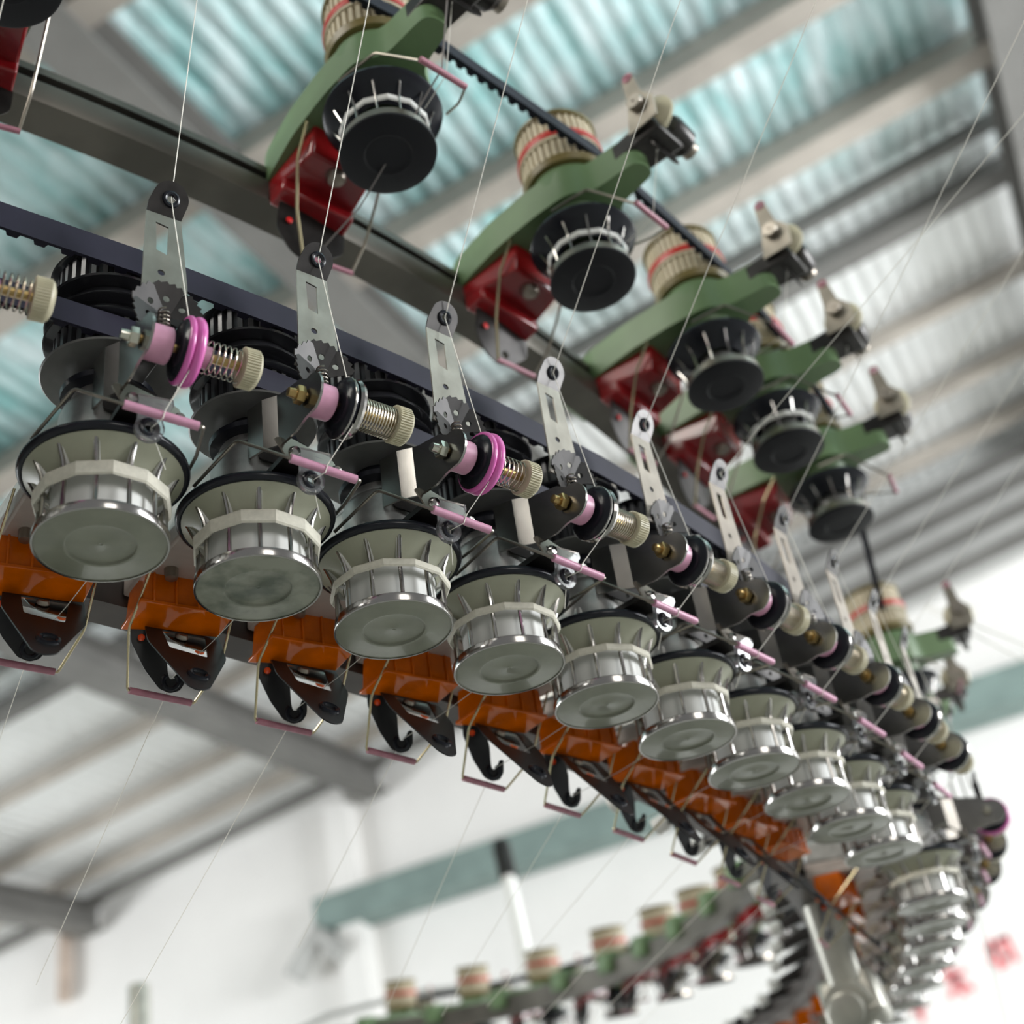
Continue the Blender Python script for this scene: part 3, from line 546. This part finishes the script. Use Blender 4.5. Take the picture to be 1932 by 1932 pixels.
# ------------------------------------------------------------------ the workshop
NR = Vector((0.0114, -0.2274, 0.9737)); P0 = Vector((-3.82, 9.0, 6.745 + 1.6))
def roofz(x, y): return P0.z - (NR.x * (x - P0.x) + NR.y * (y - P0.y)) / NR.z
X0, X1, Y0, Y1, WY = -13.0, 8.0, -4.0, 8.55, 8.6
pitch = .10; n = int((X1 - X0) / pitch * 6); vs = []; fs = []
for i in range(n + 1):
    x = X0 + (X1 - X0) * i / n; h = .009 * sin(2 * pi * (x - X0) / pitch)
    for y in (Y0, 0.0, 4.3, Y1): vs.append((x, y, roofz(x, y) + h + .1))
for i in range(n):
    for k in range(3): fs.append((i * 4 + k, i * 4 + k + 1, i * 4 + 5 + k, i * 4 + 4 + k))
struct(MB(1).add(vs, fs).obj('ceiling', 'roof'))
struct(MB(1).box((X0, WY, 0), (X1, WY + .15, 9.2)).obj('wall_back', 'wall'))
struct(MB(1).box((X0 - .15, Y0, 0), (X0, WY, 9.2)).obj('wall_left', 'wall'))
struct(MB(1).box((X0, Y0, -.1), (X1, WY, 0)).obj('floor', 'floor'))
PN = ['first', 'second', 'third', 'fourth', 'fifth', 'sixth', 'seventh', 'eighth', 'ninth', 'tenth']
def purlin(y, wd=.11, ht=.10, m_='beam'):
    mb = MB(1); z0, z1 = roofz(X0, y), roofz(X1, y)
    mb.hexa([(X0, y - wd / 2, z0 - ht), (X1, y - wd / 2, z1 - ht), (X1, y + wd / 2, z1 - ht), (X0, y + wd / 2, z0 - ht), (X0, y - wd / 2, z0 + .06), (X1, y - wd / 2, z1 + .06), (X1, y + wd / 2, z1 + .06), (X0, y + wd / 2, z0 + .06)])
    return mb.obj('purlin', m_)
for k, (y, wd, m_) in enumerate([(.9, .12, 'beam'), (1.8, .12, 'beam'), (2.75, .12, 'beam'), (3.6, .13, 'beam'), (4.44, .13, 'beam'), (5.0, .04, 'rafter'), (5.42, .12, 'rafter'), (6.35, .07, 'beam'), (7.25, .07, 'beam'), (8.0, .07, 'beam')]):
    tag(purlin(y, wd, .09 if y < 4.9 else .04, m_), 'roof purlin under the corrugated sheets, %s counted from the wall' % PN[9 - k], 'purlin', 'purlins under the roof sheets')
for x, nm in ((-7.4, 'leftmost'), (-4.55, 'left middle, meeting the wall pilaster'), (-1.7, 'middle, above the rails'), (1.4, 'rightmost dark')):
    mb = MB(1)
    for w_, a_, b_ in ((.10, -.06, -.04), (.025, -.27, -.04), (.10, -.29, -.27)):
        mb.hexa([(x - w_, Y0, roofz(x, Y0) + a_), (x + w_, Y0, roofz(x, Y0) + a_), (x + w_, Y1, roofz(x, Y1) + a_), (x - w_, Y1, roofz(x, Y1) + a_),
                 (x - w_, Y0, roofz(x, Y0) + b_), (x + w_, Y0, roofz(x, Y0) + b_), (x + w_, Y1, roofz(x, Y1) + b_), (x - w_, Y1, roofz(x, Y1) + b_)])
    tag(mb.obj('rafter', 'rafter'), 'steel rafter running up to the wall, %s' % nm, 'rafter', 'steel rafters')
E_ = 1.6
o = struct(MB(1).box((-1.6, WY - .12, 5.78 + E_), (X1, WY, 6.9 + E_)).obj('trim_1', 'fascia'))
mb = MB(1)
for k in range(5): mb.box((-1.6, WY - .2, 5.8 + k * .22 + E_), (X1, WY - .1, 5.84 + k * .22 + E_))
struct(mb.obj('trim_2', 'rafter'))
mb = MB(1); a, b2 = Vector((-5.15, WY - .14, 5.50 + E_)), Vector((1.6, WY - .14, 4.62 + E_))
mb.hexa([a + Vector(q) for q in ((0, -.1, -.13), )] + [b2 + Vector((0, -.1, -.13)), b2 + Vector((0, .1, -.13)), a + Vector((0, .1, -.13)), a + Vector((0, -.1, .13)), b2 + Vector((0, -.1, .13)), b2 + Vector((0, .1, .13)), a + Vector((0, .1, .13))])
tag(mb.obj('wall_beam', 'duct'), 'grey-green horizontal beam fixed across the white wall', 'beam')
o = struct(MB(1).box((-5.0, WY - .18, 0), (-4.8, WY, 6.9 + E_)).obj('trim_3', 'wall'))
tag(MB(1).tube([(-5.4, WY - .2, 5.1 + E_), (-5.15, WY - .2, 5.35 + E_), (-4.95, WY - .2, 5.1 + E_)], .09, 10).obj('beam_bracket', 'fascia'), 'grey bracket below the left end of the green wall beam', 'bracket')
tag(MB(1).tube([(-12.5, WY - .25, 6.50 + E_), (-8.5, WY - .25, 6.58 + E_), (-4.7, WY - .25, 6.54 + E_), (-2.6, WY - .25, 6.48 + E_)], .045, 10).obj('eaves_pipe', 'rafter'), 'thin dark pipe running along the top of the white wall at left', 'pipe')
tag(MB(1).tube([(-7.68, WY - .1, 6.6 + E_), (-7.68, WY - .1, 5.9 + E_)], .06, 12).obj('downpipe', 'rust'), 'short rusty cream downpipe on the wall at bottom left', 'pipe')
# painted characters on the wall (red, brush strokes)
def stroke(pts, x, z, s, name, lab, cat='lettering'):
    mb = MB(1)
    for (x0, z0, x1, z1) in pts:
        a = Vector((x + x0 * s, 0, z + z0 * s)); b_ = Vector((x + x1 * s, 0, z + z1 * s)); d = (b_ - a).normalized() * .012; nn = Vector((-d.z, 0, d.x)).normalized() * .016
        mb.hexa([q + Vector((0, yy, 0)) for yy in (WY - .006, WY - .001) for q in (a - d - nn, b_ + d - nn, b_ + d + nn, a - d + nn)])
    return tag(mb.obj(name, 'paint', smooth=0), lab, cat)
stroke([(-.4, .2, .4, .3), (0, .55, .05, -.55), (-.3, .5, -.15, .3), (.1, 0, .45, -.45), (-.05, 0, -.45, -.4)], -.97, 3.30 + E_, .15, 'wall_character', 'left red painted character on the white wall at bottom right')
stroke([(-.45, .35, -.05, .4), (-.25, .6, -.28, -.55), (-.28, .2, -.5, -.2), (.1, .5, .08, -.2), (.1, .5, .4, .5), (.4, .5, .42, -.5), (.08, -.2, -.05, -.5)], -.66, 3.36 + E_, .15, 'wall_character', 'right red painted character on the white wall at bottom right')
stroke([(-.4, .1, .1, .2), (-.15, .4, -.2, -.4)], -1.22, 3.22 + E_, .12, 'wall_character', 'faint small red painted stroke left of the two characters')
# white tank or hood and steel post at the bottom left corner
tag(MB(1).lathe([(0, 0), (.50, 0), (.52, .55), (.48, .70), (.36, .80), (.2, .85), (0, .87)], 48, (-2.42, 2.25, 2.27)).obj('white_hood', 'whitep'), 'white rounded machine cover in the bottom left corner', 'cover')
tag(MB(1).tube([(-1.70, 2.09, 1.6), (-1.70, 2.09, 3.0)], .021, 20).obj('steel_post', 'post'), 'short shiny steel post at the bottom left edge of the picture', 'post')
tag(MB(1).tube([(-1.62, 2.33, 2.90), (-1.459, 2.383, 2.937), (-1.271, 2.449, 2.934), (-1.116, 2.523, 2.911), (-1.09, 2.56, 2.87)], .006, 8).obj('creel_cable', 'fascia'), 'thin grey cable arching near the foot of the pale pole', 'cable')
